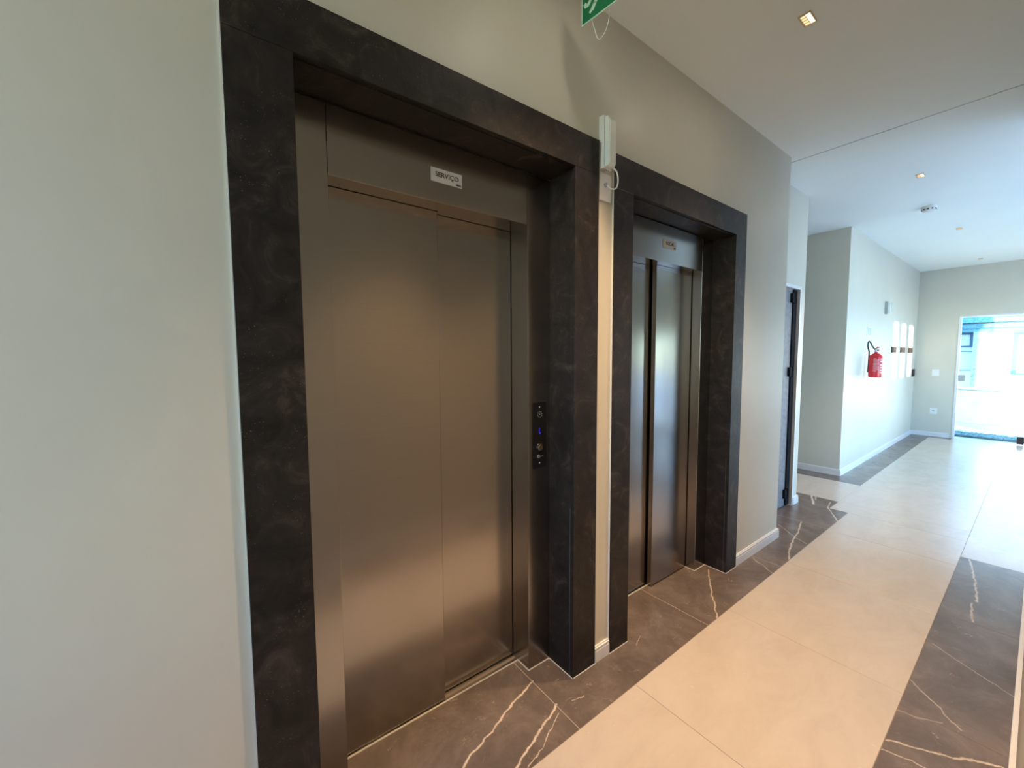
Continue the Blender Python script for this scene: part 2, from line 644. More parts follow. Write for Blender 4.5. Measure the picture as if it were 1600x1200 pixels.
# ------------------------------------------------------------------ ceiling
bm = bmesh.new()
bm_box(bm, XBK, 3.778, -.2, YW + .01, CZ, CZ + .05)
bm_box(bm, 3.790, XG + .1, YL - .1, 4.2, CZ, CZ + .05)
bm_box(bm, 3.680, 3.778, YW + .01, YR + .1, CZ, CZ + .05)
bm_box(bm, XBK - .2, XG + .2, YL - .2, 4.3, CZ + .06, CZ + .14)
struct(obj('ceiling', bm, M_ceil), 'smooth white ceiling with one joint line')

# ------------------------------------------------------------------ walls
F1 = dict(ox0=.055, ox1=1.436, ix0=.211, ix1=1.284, oz=2.467, iz=2.309)
F2 = dict(ox0=1.547, ox1=2.925, ix0=1.690, ix1=2.777, oz=2.446, iz=2.283)
bm = bmesh.new()
WB = 1.75
for x0, x1 in ((XBK, F1['ix0'] - .03), (F1['ix1'] + .03, F2['ix0'] - .03), (F2['ix1'] + .03, XE)):
    bm_box(bm, x0, x1, YW, WB, 0, CZ)
bm_box(bm, F1['ix0'] - .03, F1['ix1'] + .03, YW, WB, F1['iz'] + .03, CZ)
bm_box(bm, F2['ix0'] - .03, F2['ix1'] + .03, YW, WB, F2['iz'] + .03, CZ)
bm_box(bm, .15, 2.85, WB - .02, WB + .1, 0, CZ)
struct(obj('wall_left', bm, M_wall), 'greige painted wall around the two lifts')

DX0, DX1, DZ = 3.78, 4.62, 2.165          # service door in the recess (outer frame)
bm = bmesh.new()
bm_box(bm, XE, DX0, YR, YR + .16, 0, CZ)
bm_box(bm, DX1, XP, YR, YR + .16, 0, CZ)
bm_box(bm, DX0, DX1, YR, YR + .16, DZ, CZ)
bm_box(bm, XP - .15, XP, YR + .16, 4.0, 0, CZ)
struct(obj('wall_left', bm, M_wall), 'recessed wall beside the side passage')
bm = bmesh.new()
bm_box(bm, XH, XG + .15, YH, YH + .15, 0, CZ)
bm_box(bm, XH, XH + .15, YH + .15, 4.0, 0, CZ)
struct(obj('wall_left', bm, M_wall), 'long wall leading to the entrance')
bm = bmesh.new()
bm_box(bm, XP - .15, XH + .15, 4.0, 4.15, 0, CZ)
struct(obj('wall_end', bm, M_wall), 'end wall of the side passage')
GY0, GY1, GZ = -.68, .932, 2.172          # entrance opening
bm = bmesh.new()
bm_box(bm, XG, XG + .15, GY1, YH, 0, CZ)
bm_box(bm, XG, XG + .15, YL - .15, GY0, 0, CZ)
bm_box(bm, XG, XG + .15, GY0, GY1, GZ, CZ)
struct(obj('wall_far', bm, M_wall), 'entrance wall around the glass door')
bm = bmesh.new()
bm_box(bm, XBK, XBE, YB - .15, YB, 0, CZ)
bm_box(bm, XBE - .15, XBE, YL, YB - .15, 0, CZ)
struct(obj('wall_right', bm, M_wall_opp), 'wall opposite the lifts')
# hall side wall: three narrow high slots shaped to cast the sun strips, one large window
bm = bmesh.new()
slots = [(4.87, 5.39), (5.45, 5.97), (6.06, 6.60)]
WX0, WX1, WZ0, WZ1 = 8.9, 10.2, .35, 2.6
SZ0, SZ1 = 1.98, 2.91
xs = XBE - .15
VX0, VX1, VZ0, VZ1 = 4.45, 7.45, .12, 1.90       # low window added as fill under the slots; the added block shades it
for a, c in slots:
    bm_box(bm, xs, a, YL - .15, YL, SZ0, CZ)
    bm_box(bm, a, c, YL - .15, YL, SZ1, CZ)
    xs = c
bm_box(bm, xs, WX0, YL - .15, YL, SZ0, CZ)
bm_box(bm, XBE - .15, WX0, YL - .15, YL, VZ1, SZ0)
bm_box(bm, XBE - .15, VX0, YL - .15, YL, 0, VZ1)
bm_box(bm, VX1, WX0, YL - .15, YL, 0, VZ1)
bm_box(bm, VX0, VX1, YL - .15, YL, 0, VZ0)
bm_box(bm, WX0, WX1, YL - .15, YL, 0, WZ0)
bm_box(bm, WX0, WX1, YL - .15, YL, WZ1, CZ)
bm_box(bm, WX1, XG + .15, YL - .15, YL, 0, CZ)
struct(obj('wall_side', bm, M_wall), 'side wall of the entrance hall')
w1 = thing('window_1', ((WX0 + WX1) / 2, YL - .08, WZ0), 'white framed window of the entrance hall', 'window')
struct(w1)
bm = bmesh.new()
for a, c in ((WX0, WX0 + .05), ((WX0 + WX1) / 2 - .03, (WX0 + WX1) / 2 + .03), (WX1 - .05, WX1)):
    bm_box(bm, a, c, YL - .1, YL - .05, WZ0, WZ1)
bm_box(bm, WX0, WX1, YL - .1, YL - .05, WZ0, WZ0 + .05)
bm_box(bm, WX0, WX1, YL - .1, YL - .05, WZ1 - .05, WZ1)
obj('window_frame', bm, M_alu, w1)
# back wall, with an opening added for daylight fill
bm = bmesh.new()
bm_box(bm, XBK - .15, XBK, YB - .15, YB + .06, 0, CZ)
bm_box(bm, XBK - .15, XBK, YW - .06, YW, 0, CZ)
bm_box(bm, XBK - .15, XBK, YB + .06, YW - .06, 0, .9)
bm_box(bm, XBK - .15, XBK, YB + .06, YW - .06, 2.88, CZ)
struct(obj('wall_back', bm, M_wall), 'wall behind the camera')


# ------------------------------------------------------------------ skirting
def skirting(name, p0, p1, nrm, label, ext0=0.0, ext1=0.0):
    """stepped skirting between wall points p0 and p1, proud of the wall along nrm."""
    bm = bmesh.new()
    x0, y0 = p0; x1, y1 = p1
    for t, z0, z1 in ((.015, 0, .056), (.011, .056, .062), (.014, .062, .072), (.008, .072, .078)):
        ax, bx_ = sorted((x0, x1)); ay, by = sorted((y0, y1))
        if nrm[0] == 0:
            bm_box(bm, ax - (t if ext0 else 0), bx_ + (t if ext1 else 0), y0, y0 + nrm[1] * t, z0, z1)
        else:
            bm_box(bm, x0, x0 + nrm[0] * t, ay - (t if ext0 else 0), by + (t if ext1 else 0), z0, z1)
    return struct(obj(name, bm, M_skirt), label)


skirting('baseboard_left', (XBK, YW), (F1['ox0'] - .002, YW), (0, -1), 'white skirting left of the service lift')
skirting('baseboard_left', (F1['ox1'] + .002, YW), (F2['ox0'] - .002, YW), (0, -1), 'white skirting between the two lifts')
skirting('baseboard_left', (F2['ox1'] + .002, YW), (XE, YW), (0, -1), 'white skirting past the second lift', ext1=1)
skirting('baseboard_left', (XE, YW), (XE, YR - .015), (1, 0), 'white skirting on the wall end')
skirting('baseboard_left', (DX1 + .002, YR), (XP, YR), (0, -1), 'white skirting of the pier', ext1=1)
skirting('baseboard_left', (XP, YR), (XP, 4.0), (1, 0), 'white skirting in the passage')
skirting('baseboard_left', (XH, YH), (XH, 4.0), (-1, 0), 'white skirting on the passage wall', ext0=1)
skirting('baseboard_left', (XH, YH), (XG - .02, YH), (0, -1), 'white skirting along the long wall')
skirting('baseboard_far', (XG, GY1 + .035), (XG, YH - .015), (-1, 0), 'white skirting beside the glass door')
skirting('baseboard_right', (XBK, YB), (XBE, YB), (0, 1), 'white skirting opposite the lifts')


# ------------------------------------------------------------------ stone portals
def surround(F, label, joints):
    t = thing('stone_door_surround', ((F['ox0'] + F['ox1']) / 2, YF, 0), label, 'door frame')
    yb = 1.412
    th = .022
    zt = F['iz']
    hz = F['iz'] + (.008 if joints else 0)
    # header: front slab and soffit slab
    bm = bmesh.new()
    bm_box(bm, F['ox0'], F['ox1'], YF, YF + th, hz, F['oz'], bev=.0012)
    obj('header', bm, M_granite, t)
    bm = bmesh.new()
    bm_box(bm, F['ix0'] - .02, F['ix1'] + .02, YF + th, yb, F['iz'] + (.004 if joints else 0), F['iz'] + .024, bev=.0008)
    obj('soffit', bm, M_granite, t)
    for a, c, r0, r1 in ((F['ox0'], F['ix0'], F['ix0'] - .02, F['ix0']), (F['ix1'], F['ox1'], F['ix1'], F['ix1'] + .02)):
        bm = bmesh.new()
        bm_box(bm, a, c, YF, YF + th, 0.002, hz - .0008, bev=.0012)
        obj('jamb', bm, M_granite, t)
        bm = bmesh.new()
        bm_box(bm, r0, r1, YF + th, yb, 0.002, F['iz'], bev=.0008)
        obj('reveal', bm, M_granite, t)
    bm = bmesh.new()
    if joints == 2:
        bm_box(bm, F['ox0'] + .001, F['ix0'] - .001, YF - .0002, YF + .004, hz - .001, hz + .0002)
        bm_box(bm, F['ix1'] + .001, F['ox1'] - .001, YF - .0002, YF + .004, hz - .001, hz + .0002)
    bm_box(bm, F['ix1'] - .0003, F['ix1'] + .003, YF + th - .0004, YF + th + .0008, .002, F['iz'] * .35)
    obj('joint_line', bm, M_joint, t)
    # caulk bead: outer edge against the wall and along the floor
    bm = bmesh.new()
    bm_box(bm, F['ox0'] - .0022, F['ox0'] + .001, YF + .006, YW + .001, 0, F['oz'])
    bm_box(bm, F['ox1'] - .001, F['ox1'] + .0012, YF + .009, YW + .001, 0, F['oz'])
    bm_box(bm, F['ix1'] - .002, F['ox1'] + .0015, YF - .0025, YF + .004, 0, .003)
    bm_box(bm, F['ix1'] - .003, F['ix1'] + .004, YF - .0025, yb, 0, .003)
    bm_box(bm, F['ox0'] - .0015, F['ix0'] + .002, YF - .0025, YF + .004, 0, .003)
    obj('caulk_line', bm, M_caulk, t)['label'] = 'pale caulk line'
    return t


surround(F1, 'black granite surround of the nearer lift, marked service', True)
surround(F2, 'blue-black granite surround of the farther lift, marked social', 2)


# ------------------------------------------------------------------ lifts
def lift(F, SY, jl, jr, hz, front, back, meet, front_left, label):
    """SY: face of the steel portal; jl, jr: inner edges of its jambs; hz: underside of its header."""
    t = thing('lift_door', ((jl + jr) / 2, SY, 0), label, 'elevator')
    d = back + .05
    for a, c in ((F['ix0'] + .0005, jl), (jr, F['ix1'] - .0005)):
        bm = bmesh.new()
        if a < jl:
            bm_box(bm, a, c, SY, front - .004 if front_left else back - .004, .003, F['iz'] - .001, bev=.0015)
        else:
            bm_box(bm, a, c, SY, back - .004 if front_left else front - .004, .003, F['iz'] - .001, bev=.0015)
        obj('steel_jamb', bm, M_steel, t)
    bm = bmesh.new()
    bm_box(bm, jl + .0015, jr - .0015, SY, SY + .03, hz, F['iz'] - .001, bev=.0015)
    bm_box(bm, jl + .0015, jr - .0015, SY + .03, front - .005, hz + .001, hz + .03)
    ra, rb = (meet + .004, jr - .0015) if front_left else (jl + .0015, meet - .004)
    bm_box(bm, ra, rb, front - .005, back - .005, hz + .001, hz + .03)
    obj('steel_header', bm, M_steel, t)
    ov = .03
    if front_left:
        pa = (jl - .03, meet, front); pb = (meet - ov, jr + .02, back)
    else:
        pa = (meet, jr + .03, front); pb = (jl - .02, meet + ov, back)
    for x0, x1, y in (pa, pb):
        bm = bmesh.new()
        bm_box(bm, x0, x1, y, y + .030, .008, hz + .06, bev=.002)
        obj('door_panel', bm, M_steel, t)
    # dark shaft behind and above the panels
    bm = bmesh.new()
    bm_box(bm, F['ix0'], F['ix1'], back + .06, back + .07, 0, F['iz'])
    bm_box(bm, F['ix0'], F['ix1'], front + .004, back + .06, hz + .07, hz + .08)
    obj('shaft_backing', bm, M_dark, t)
    # sill with two grooves
    s = bmesh.new()
    y = 1.497
    prev = y
    for w, z in ((.012, .004), (.018, -.003), (.012, .004), (.02, -.003), (.012, .004), (.05, -.003)):
        bm_box(s, jl + .001, jr - .001, prev, prev + w, -.0105, z)
        prev += w
    obj('sill', s, M_steel_bright, t)
    bm = bmesh.new()                    # bead of grout around the steel feet
    bm_box(bm, jr - .002, F['ix1'], SY - .003, SY + .004, 0, .0035)
    bm_box(bm, jr - .003, jr + .004, SY, 1.497, 0, .0035)
    bm_box(bm, F['ix0'], jl, SY - .003, SY + .004, 0, .0035)
    bm_box(bm, jl + .001, jr - .001, 1.4935, 1.4965, -.002, .0015)
    obj('caulk_line', bm, M_caulk, t)['label'] = 'pale caulk line'
    return t


lift(F1, 1.410, .325, 1.152, 2.087, 1.502, 1.537, .756, True, 'nearer brushed steel lift door under the SERVIÇO plate')
lift(F2, 1.397, 1.790, 2.640, 2.063, 1.465, 1.506, 2.225, False, 'farther brushed steel lift door under the SOCIAL plate')
lift_recs = [o for o in bpy.data.objects if o.name.startswith('lift_door')]


def plate(x0, x1, z0, z1, y, word, label, size):
    t = thing('lift_sign_plate', ((x0 + x1) / 2, y, z0), label, 'sign')
    box('plate', (x0, x1, y - .0035, y, z0, z1), M_plate, t, bev=.0006)
    text_mesh('lettering', word, size, M_ink, t, ((x0 + x1) / 2 + .001, y - .0044, (z0 + z1) / 2 + .002))
    text_mesh('small_lettering', 'META', size * .34, M_ink, t, (x1 - .016, y - .0044, z0 + .0065), bold=.0004)
    return t


plate(.686, .818, 2.160, 2.210, 1.410, 'SERVIÇO', 'silver plate reading SERVIÇO above the nearer lift door', .0255)
plate(2.180, 2.314, 2.148, 2.198, 1.397, 'SOCIAL', 'pale plate reading SOCIAL above the farther lift door', .0255)

# call panel
cp = thing('lift_call_panel', (1.219, 1.410, .978), 'black call panel with a round button on the nearer lift jamb', 'control panel')
PX = 1.2185
box('faceplate', (1.177, 1.260, 1.405, 1.4097, .978, 1.290), M_black, cp, bev=.001)
for z in (1.267, 1.002):
    bm = bmesh.new(); bm_cyl(bm, (PX, 1.406, z), (PX, 1.4035, z), .0045, .003, 16)
    obj('screw', bm, M_steel_bright, cp)
bm = bmesh.new()
for k in range(8):
    a = k * math.pi / 4 + .2
    bm_cyl(bm, (PX + .013 * math.cos(a), 1.4055, 1.232 + .013 * math.sin(a)), (PX + .013 * math.cos(a), 1.4042, 1.232 + .013 * math.sin(a)), .0032, None, 10)
bm_cyl(bm, (PX, 1.4055, 1.232), (PX, 1.4042, 1.232), .004, None, 12)
obj('speaker_grille', bm, M_silver, cp)
bm = bmesh.new()
bm_box(bm, PX - .005, PX - .0015, 1.4042, 1.4055, 1.142, 1.168)
bm_box(bm, PX - .0015, PX + .007, 1.4042, 1.4055, 1.142, 1.146)
obj('floor_indicator', bm, M_blueled, cp)['label'] = 'glowing blue floor letter'
bm = bmesh.new(); bm_cyl(bm, (PX, 1.4055, 1.077), (PX, 1.400, 1.077), .0185, .0175, 32)
ring = obj('call_button', bm, M_steel_bright, cp, smooth=True)
bm = bmesh.new(); bm_cyl(bm, (PX, 1.4003, 1.077), (PX, 1.3985, 1.077), .0125, .012, 28)
obj('button_cap', bm, simple('brass', (.55, .38, .16), .3, metal=1.0), ring, smooth=True)
bm = bmesh.new(); bm_cyl(bm, (PX - .008, 1.4055, 1.033), (PX - .008, 1.402, 1.033), .009, .008, 20)
bm_box(bm, PX + .002, PX + .022, 1.4045, 1.4055, 1.0315, 1.0345)
obj('key_switch', bm, M_silver, cp)

# ------------------------------------------------------------------ wall plate, emergency light, cord
pl = thing('blank_wall_plate', (1.489, YW, 2.215), 'white blank wall plate with a cord hole between the lifts', 'plate')
box('plate', (1.450, 1.530, YW - .008, YW, 2.215, 2.338), M_white, pl, bev=.002)
bm = bmesh.new(); bm_cyl(bm, (1.487, YW - .007, 2.286), (1.487, YW - .016, 2.286), .011, .009, 20)
obj('cord_grommet', bm, M_silver, pl)
em = thing('emergency_light', (1.478, YW, 2.34), 'white emergency light on the wall between the two lift surrounds', 'light')
EX0, EX1 = 1.449, 1.500
bm = bmesh.new()
bm_prism(bm, [(YW, 2.352), (YW - .030, 2.346), (YW - .030, 2.575), (YW, 2.580)], 'x', EX0, EX1)
obj('body', bm, M_white, em)
M_diff = simple('milky_diffuser', (.86, .90, .86), .12, var=.02)
bm = bmesh.new()
bm_prism(bm, [(YW - .030, 2.350), (YW - .052, 2.350), (YW - .060, 2.362), (YW - .060, 2.545), (YW - .048, 2.566), (YW - .030, 2.570)], 'x', EX0 + .003, EX1 - .003)
bmesh.ops.bevel(bm, geom=list(bm.edges), offset=.003, segments=2, affect='EDGES')
obj('lens', bm, M_diff, em)
bm = bmesh.new()
for k in range(3):
    bm_cyl(bm, (EX0 + .018 + k * .012, YW - .02, 2.352), (EX0 + .018 + k * .012, YW - .02, 2.342), .003, None, 8)
obj('indicator_pins', bm, M_silver, em)
bm = bmesh.new()
bm_tube(bm, [(1.494, YW - .045, 2.352), (1.512, YW - .052, 2.335), (1.524, YW - .050, 2.300), (1.522, YW - .042, 2.272), (1.508, YW - .028, 2.268), (1.489, YW - .016, 2.286)], .0034, 8)
obj('power_cord', bm, M_white, em, smooth=True)

# ------------------------------------------------------------------ exit sign
ex = thing('exit_sign', (1.24, 1.0, 2.755), 'green emergency exit sign hanging edge-on from the ceiling above the lifts', 'sign')


def ex_pt(u, z, w):
    # u: distance from the edge by the wall, towards the corridor; w: towards the camera
    e0 = Vector((1.195, 1.131, 0)); du = Vector((.10, -.995, 0)).normalized(); dn = Vector((-du.y, du.x, 0)) * -1
    dn = Vector((du.y, -du.x, 0))
    if dn.x > 0: dn = -dn
    q = e0 + du * u + dn * w
    return (q.x, q.y, z)


def ex_poly(bm, pts, w0, w1):
    lo = [bm.verts.new(ex_pt(u, z, w0)) for u, z in pts]
    hi = [bm.verts.new(ex_pt(u, z, w1)) for u, z in pts]
    bm.faces.new(lo); bm.faces.new(list(reversed(hi)))
    for k in range(len(pts)):
        bm.faces.new((lo[k], hi[k], hi[(k + 1) % len(pts)], lo[(k + 1) % len(pts)]))


ZB, ZT, UW = 2.762, 2.922, .30
bm = bmesh.new(); ex_poly(bm, [(0, ZB), (UW, ZB), (UW, ZT), (0, ZT)], -.0015, .0015)
obj('border_panel', bm, M_pict, ex)['label'] = 'pale border'
bm = bmesh.new(); ex_poly(bm, [(.004, ZB + .004), (UW - .004, ZB + .004), (UW - .004, ZT - .004), (.004, ZT - .004)], .0015, .0022)
obj('green_field', bm, M_green, ex)
bm = bmesh.new()


def stroke(bm, pts, r):
    for (a, b_) in zip(pts[:-1], pts[1:]):
        A = Vector((a[0], a[1])); B = Vector((b_[0], b_[1])); d = (B - A).normalized(); nn = Vector((-d.y, d.x)) * r
        e = d * r * .5
        ex_poly(bm, [tuple(A - e + nn), tuple(B + e + nn), tuple(B + e - nn), tuple(A - e - nn)], .0022, .0028)


# running figure: rear leg, front leg, body, arms, head
stroke(bm, [(.016, 2.832), (.020, 2.823), (.030, 2.822), (.040, 2.832), (.047, 2.848), (.060, 2.860)], .0062)
stroke(bm, [(.064, 2.858), (.078, 2.835), (.062, 2.812), (.050, 2.796)], .0078)
stroke(bm, [(.046, 2.795), (.040, 2.790)], .0050)
stroke(bm, [(.060, 2.858), (.078, 2.888)], .010)
stroke(bm, [(.080, 2.888), (.100, 2.872), (.112, 2.880)], .004)
stroke(bm, [(.074, 2.886), (.054, 2.880), (.046, 2.866)], .004)
ex_poly(bm, [(.092 + .010 * math.cos(a * .5236), 2.904 + .010 * math.sin(a * .5236)) for a in range(12)], .0022, .0028)
obj('pictogram', bm, M_pict, ex)
for u in (.05, UW - .05):
    bm = bmesh.new()
    bm_cyl(bm, ex_pt(u, ZT, 0), ex_pt(u, CZ, 0), .001, None, 6)
    obj('hanging_wire', bm, M_silver, ex)
bm = bmesh.new()
bm_tube(bm, [ex_pt(.036, 2.775, -.014), ex_pt(.050, 2.728, -.016), ex_pt(.058, 2.702, -.017), ex_pt(.068, 2.689, -.018), ex_pt(.082, 2.692, -.018), ex_pt(.100, 2.706, -.016), ex_pt(.112, 2.732, -.014), ex_pt(.122, 2.775, -.012), ex_pt(.126, 2.80, -.010)], .0017, 6)
obj('cable_loop', bm, simple('clear_cable', (.80, .83, .80), .15), ex, smooth=True)


# ------------------------------------------------------------------ ceiling lamps and smoke detector
def glow(x, y, k):
    # the wide spill of the same lamp
    ld = bpy.data.lights.new('lamp_glow', 'AREA')
    ld.shape = 'RECTANGLE'; ld.size = .09; ld.size_y = .05
    ld.energy = GLOW_W * k; ld.color = GLOW_COLOR
    lo = bpy.data.objects.new('lamp_glow', ld); lo.location = (x, y, CZ - .012); C.objects.link(lo)


def downlight(x, y, k, label, bright=True, half=.040):
    t = thing('ceiling_downlight', (x, y, CZ), label, 'ceiling light', 'square downlights along the corridor')
    bm = bmesh.new()
    h, g = half * 1.08, half * .62
    w = .005
    for d in ((x - h, x + h, y - g, y - g + w), (x - h, x + h, y + g - w, y + g), (x - h, x - h + w, y - g + w, y + g - w), (x + h - w, x + h, y - g + w, y + g - w)):
        bm_box(bm, *d, CZ - .005, CZ)
    i, j = h - w, g - w
    s, u = 2 * i / 4, 2 * j / 2
    for q in (1, 2, 3):
        bm_box(bm, x - i + q * s - .0016, x - i + q * s + .0016, y - j, y + j, CZ - .004, CZ)
    bm_box(bm, x - i, x + i, y - .0012, y + .0012, CZ - .0035, CZ)
    obj('frame', bm, M_lampframe, t)
    for a in range(4):
        for b_ in range(2):
            bm = bmesh.new()
            bm_box(bm, x - i + a * s + .0018, x - i + (a + 1) * s - .0018, y - j + b_ * u + .0016, y - j + (b_ + 1) * u - .0016, CZ - .0022, CZ - .0004)
            obj('light_cell', bm, M_lamp if bright and b_ == 0 else M_lampdim, t)
    ld = bpy.data.lights.new('lamp', 'SPOT')
    ld.energy = LAMP_W * k
    ld.color = LAMP_COLOR
    ld.spot_size = math.radians(SPOT)
    ld.spot_blend = 1.0
    ld.shadow_soft_size = .03
    lo = bpy.data.objects.new('lamp', ld)
    lo.location = (x, y, CZ - .035)
    C.objects.link(lo)
    glow(x, y, k)
    return t


downlight(*LAMPS[1], 'lit square downlight nearest the camera, above the second lift')
downlight(*LAMPS[2], 'lit square downlight just past the ceiling joint line')
downlight(*LAMPS[3], 'small square downlight just past the smoke detector', False)
downlight(*LAMPS[4], 'small square downlight nearest the glass entrance door', False)
for x, y, k in (LAMPS[0],) + tuple(BACK_LAMPS):
    ld = bpy.data.lights.new('lamp', 'SPOT')
    ld.energy = LAMP_W * k; ld.color = LAMP_COLOR; ld.spot_size = math.radians(SPOT); ld.spot_blend = 1.0; ld.shadow_soft_size = .03
    lo = bpy.data.objects.new('lamp', ld); lo.location = (x, y, CZ - .035); C.objects.link(lo)
    glow(x, y, k)

sm = thing('smoke_detector', (6.05, .80, CZ), 'round white smoke detector on the ceiling between two downlights', 'smoke detector')
bm = bmesh.new(); bm_lathe(bm, [(.060, CZ), (.062, CZ - .012), (.058, CZ - .018)], 6.05, .80)
obj('base', bm, M_white, sm, smooth=True)
bm = bmesh.new(); bm_lathe(bm, [(.055, CZ - .018), (.052, CZ - .040), (.040, CZ - .052), (.018, CZ - .055)], 6.05, .80)
obj('housing', bm, M_white, sm, smooth=True)
bm = bmesh.new()
for k in range(10):
    a = k * math.pi / 5
    c, s_ = math.cos(a), math.sin(a)
    bm_box(bm, 6.05 + .050 * c - .007, 6.05 + .050 * c + .007, .80 + .050 * s_ - .007, .80 + .050 * s_ + .007, CZ - .036, CZ - .026)
obj('sensor_slot', bm, M_dark, sm)

# ------------------------------------------------------------------ recess door
d1 = thing('door_1', (4.2, YR, 0), 'grey door and black shadow-gap strip in a white frame', 'door')
struct(d1)
bm = bmesh.new()
bm_box(bm, DX0, DX0 + .045, YR - .008, YR + .11, 0, DZ)
bm_box(bm, DX1 - .030, DX1, YR - .008, YR + .11, 0, DZ)
bm_box(bm, DX0 + .045, DX1 - .030, YR - .008, YR + .11, DZ - .030, DZ)
obj('door_frame', bm, M_whitewood, d1)
leaf = box('door_leaf', (DX0 + .046, DX1 - .116, YR + .03, YR + .065, .012, DZ - .032), M_greydoor, d1)
box('gap_shade_strip', (DX1 - .114, DX1 - .031, YR + .018, YR + .065, .012, DZ - .032), M_gaphinge, d1)  # black strip stands in for the shade of the gap beside the leaf
for z in (2.05, 1.343, .135):
    bm = bmesh.new()
    bm_box(bm, DX1 - .165, DX1 - .105, YR + .008, YR + .029, z - .045, z + .045, bev=.003)
    bm_cyl(bm, (DX1 - .108, YR + .008, z - .05), (DX1 - .108, YR + .008, z + .05), .008, None, 10)
    obj('hinge', bm, M_gaphinge, d1)

# ------------------------------------------------------------------ extinguisher and wall fittings
EXX, EXY, ER = 7.10, 1.352, .070
fe = thing('fire_extinguisher', (EXX, EXY, 1.205), 'red fire extinguisher hanging on the long wall past the passage', 'fire extinguisher')
bm = bmesh.new()
bm_lathe(bm, [(.060, 1.205), (ER, 1.212), (ER, 1.470), (.060, 1.496), (.038, 1.518), (.018, 1.528), (.016, 1.545)], EXX, EXY)
obj('cylinder', bm, M_red, fe, smooth=True)
bm = bmesh.new()
for k, (z, w) in enumerate([(1.455, .5), (1.44, .9), (1.425, .9), (1.41, .8), (1.395, .9), (1.38, .9), (1.365, .7), (1.35, .9), (1.335, .9), (1.32, .8), (1.305, .9), (1.29, .5)]):
    # printed lines wrapped round the cylinder, facing the corridor
    a0 = math.radians(172); a1 = math.radians(172 + 52 * w)
    N = 5
    for j in range(N):
        u0 = a0 + (a1 - a0) * j / N; u1 = a0 + (a1 - a0) * (j + 1) / N
        r0, r1 = ER + .0003, ER + .0009
        lo = [(EXX + r * math.cos(u), EXY + r * math.sin(u)) for r, u in ((r0, u0), (r1, u0), (r1, u1), (r0, u1))]
        bm_prism(bm, lo, 'z', z - .002, z + .002)
tag(obj('label_print', bm, simple('white_print', (.80, .62, .62), .5), fe), kind='stuff')
bm = bmesh.new()
for k, (z, h) in enumerate([(1.45, .012), (1.415, .018), (1.37, .02), (1.335, .015), (1.30, .02), (1.27, .012)]):
    a0 = math.radians(232); a1 = math.radians(252 + 8 * (k % 2))
    for j in range(3):
        u0 = a0 + (a1 - a0) * j / 3; u1 = a0 + (a1 - a0) * (j + 1) / 3
        r0, r1 = ER + .0003, ER + .0012
        bm_prism(bm, [(EXX + r * math.cos(u), EXY + r * math.sin(u)) for r, u in ((r0, u0), (r1, u0), (r1, u1), (r0, u1))], 'z', z - h / 2, z + h / 2)
tag(obj('instruction_symbols', bm, simple('white_symbols', (.85, .85, .85), .5), fe), kind='stuff')
bm = bmesh.new()
bm_cyl(bm, (EXX, EXY, 1.545), (EXX, EXY, 1.580), .014, .012, 16)
bm_cyl(bm, (EXX, EXY, 1.570), (EXX, EXY - .03, 1.575), .008, None, 12)
obj('valve', bm, M_silver, fe, smooth=True)
bm = bmesh.new()
bm_prism(bm, [(EXY + .015, 1.575), (EXY + .015, 1.588), (EXY - .025, 1.612), (EXY - .038, 1.606), (EXY - .036, 1.598), (EXY - .02, 1.598)], 'x', EXX - .009, EXX + .009)
bm_prism(bm, [(EXY - .005, 1.555), (EXY - .036, 1.552), (EXY - .036, 1.560), (EXY - .005, 1.570)], 'x', EXX - .008, EXX + .008)
obj('lever_handle', bm, M_red, fe)
bm = bmesh.new()
bm_tube(bm, [(EXX, EXY + .010, 1.572), (EXX - .01, EXY + .035, 1.612), (EXX - .01, EXY + .058, 1.665), (EXX - .01, EXY + .073, 1.686), (EXX - .01, EXY + .084, 1.668), (EXX - .01, EXY + .082, 1.60), (EXX - .01, EXY + .070, 1.54), (EXX - .01, EXY + .070, 1.40), (EXX - .01, EXY + .072, 1.27)], .0085, 10)
obj('hose', bm, M_rubber, fe, smooth=True)
bm = bmesh.new()
bm_box(bm, EXX - .02, EXX + .02, YH - .006, YH, 1.53, 1.60)
bm_box(bm, EXX - .008, EXX + .008, EXY + .012, YH, 1.552, 1.560)
obj('wall_bracket', bm, M_silver, fe)

es = thing('small_wall_sign', (7.25, YH - .002, 1.75), 'small white rectangular sign just above the red extinguisher', 'sign')
box('panel', (7.14, 7.36, YH - .006, YH - .0003, 1.752, 1.895), M_white, es, bev=.001)
box('printed_field', (7.16, 7.34, YH - .0068, YH - .006, 1.772, 1.875), simple('pale_print', (.42, .55, .55), .5), es)

e2 = thing('emergency_light', (8.12, YH, 2.12), 'white emergency light high on the long wall above the extinguisher', 'light')
bm = bmesh.new(); bm_box(bm, 8.08, 8.16, YH - .028, YH, 2.11, 2.30, bev=.003)
obj('body', bm, M_silver, e2)
bm = bmesh.new(); bm_box(bm, 8.08, 8.16, YH - .062, YH - .028, 2.12, 2.29, bev=.006)
obj('lens', bm, M_diff, e2)
bm = bmesh.new(); bm_tube(bm, [(8.16, YH - .03, 2.15), (8.28, YH - .03, 2.17), (8.30, YH - .015, 2.21), (8.22, YH - .01, 2.22)], .004, 6)
obj('power_cord', bm, M_white, e2, smooth=True)


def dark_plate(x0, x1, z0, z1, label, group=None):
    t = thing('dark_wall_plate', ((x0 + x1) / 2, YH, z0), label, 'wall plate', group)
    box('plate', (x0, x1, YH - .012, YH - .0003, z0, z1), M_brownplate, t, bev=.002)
    box('cover', (x0 + .03, x1 - .03, YH - .016, YH - .012, z0 + .015, z1 - .015), M_brownplate, t, bev=.001)


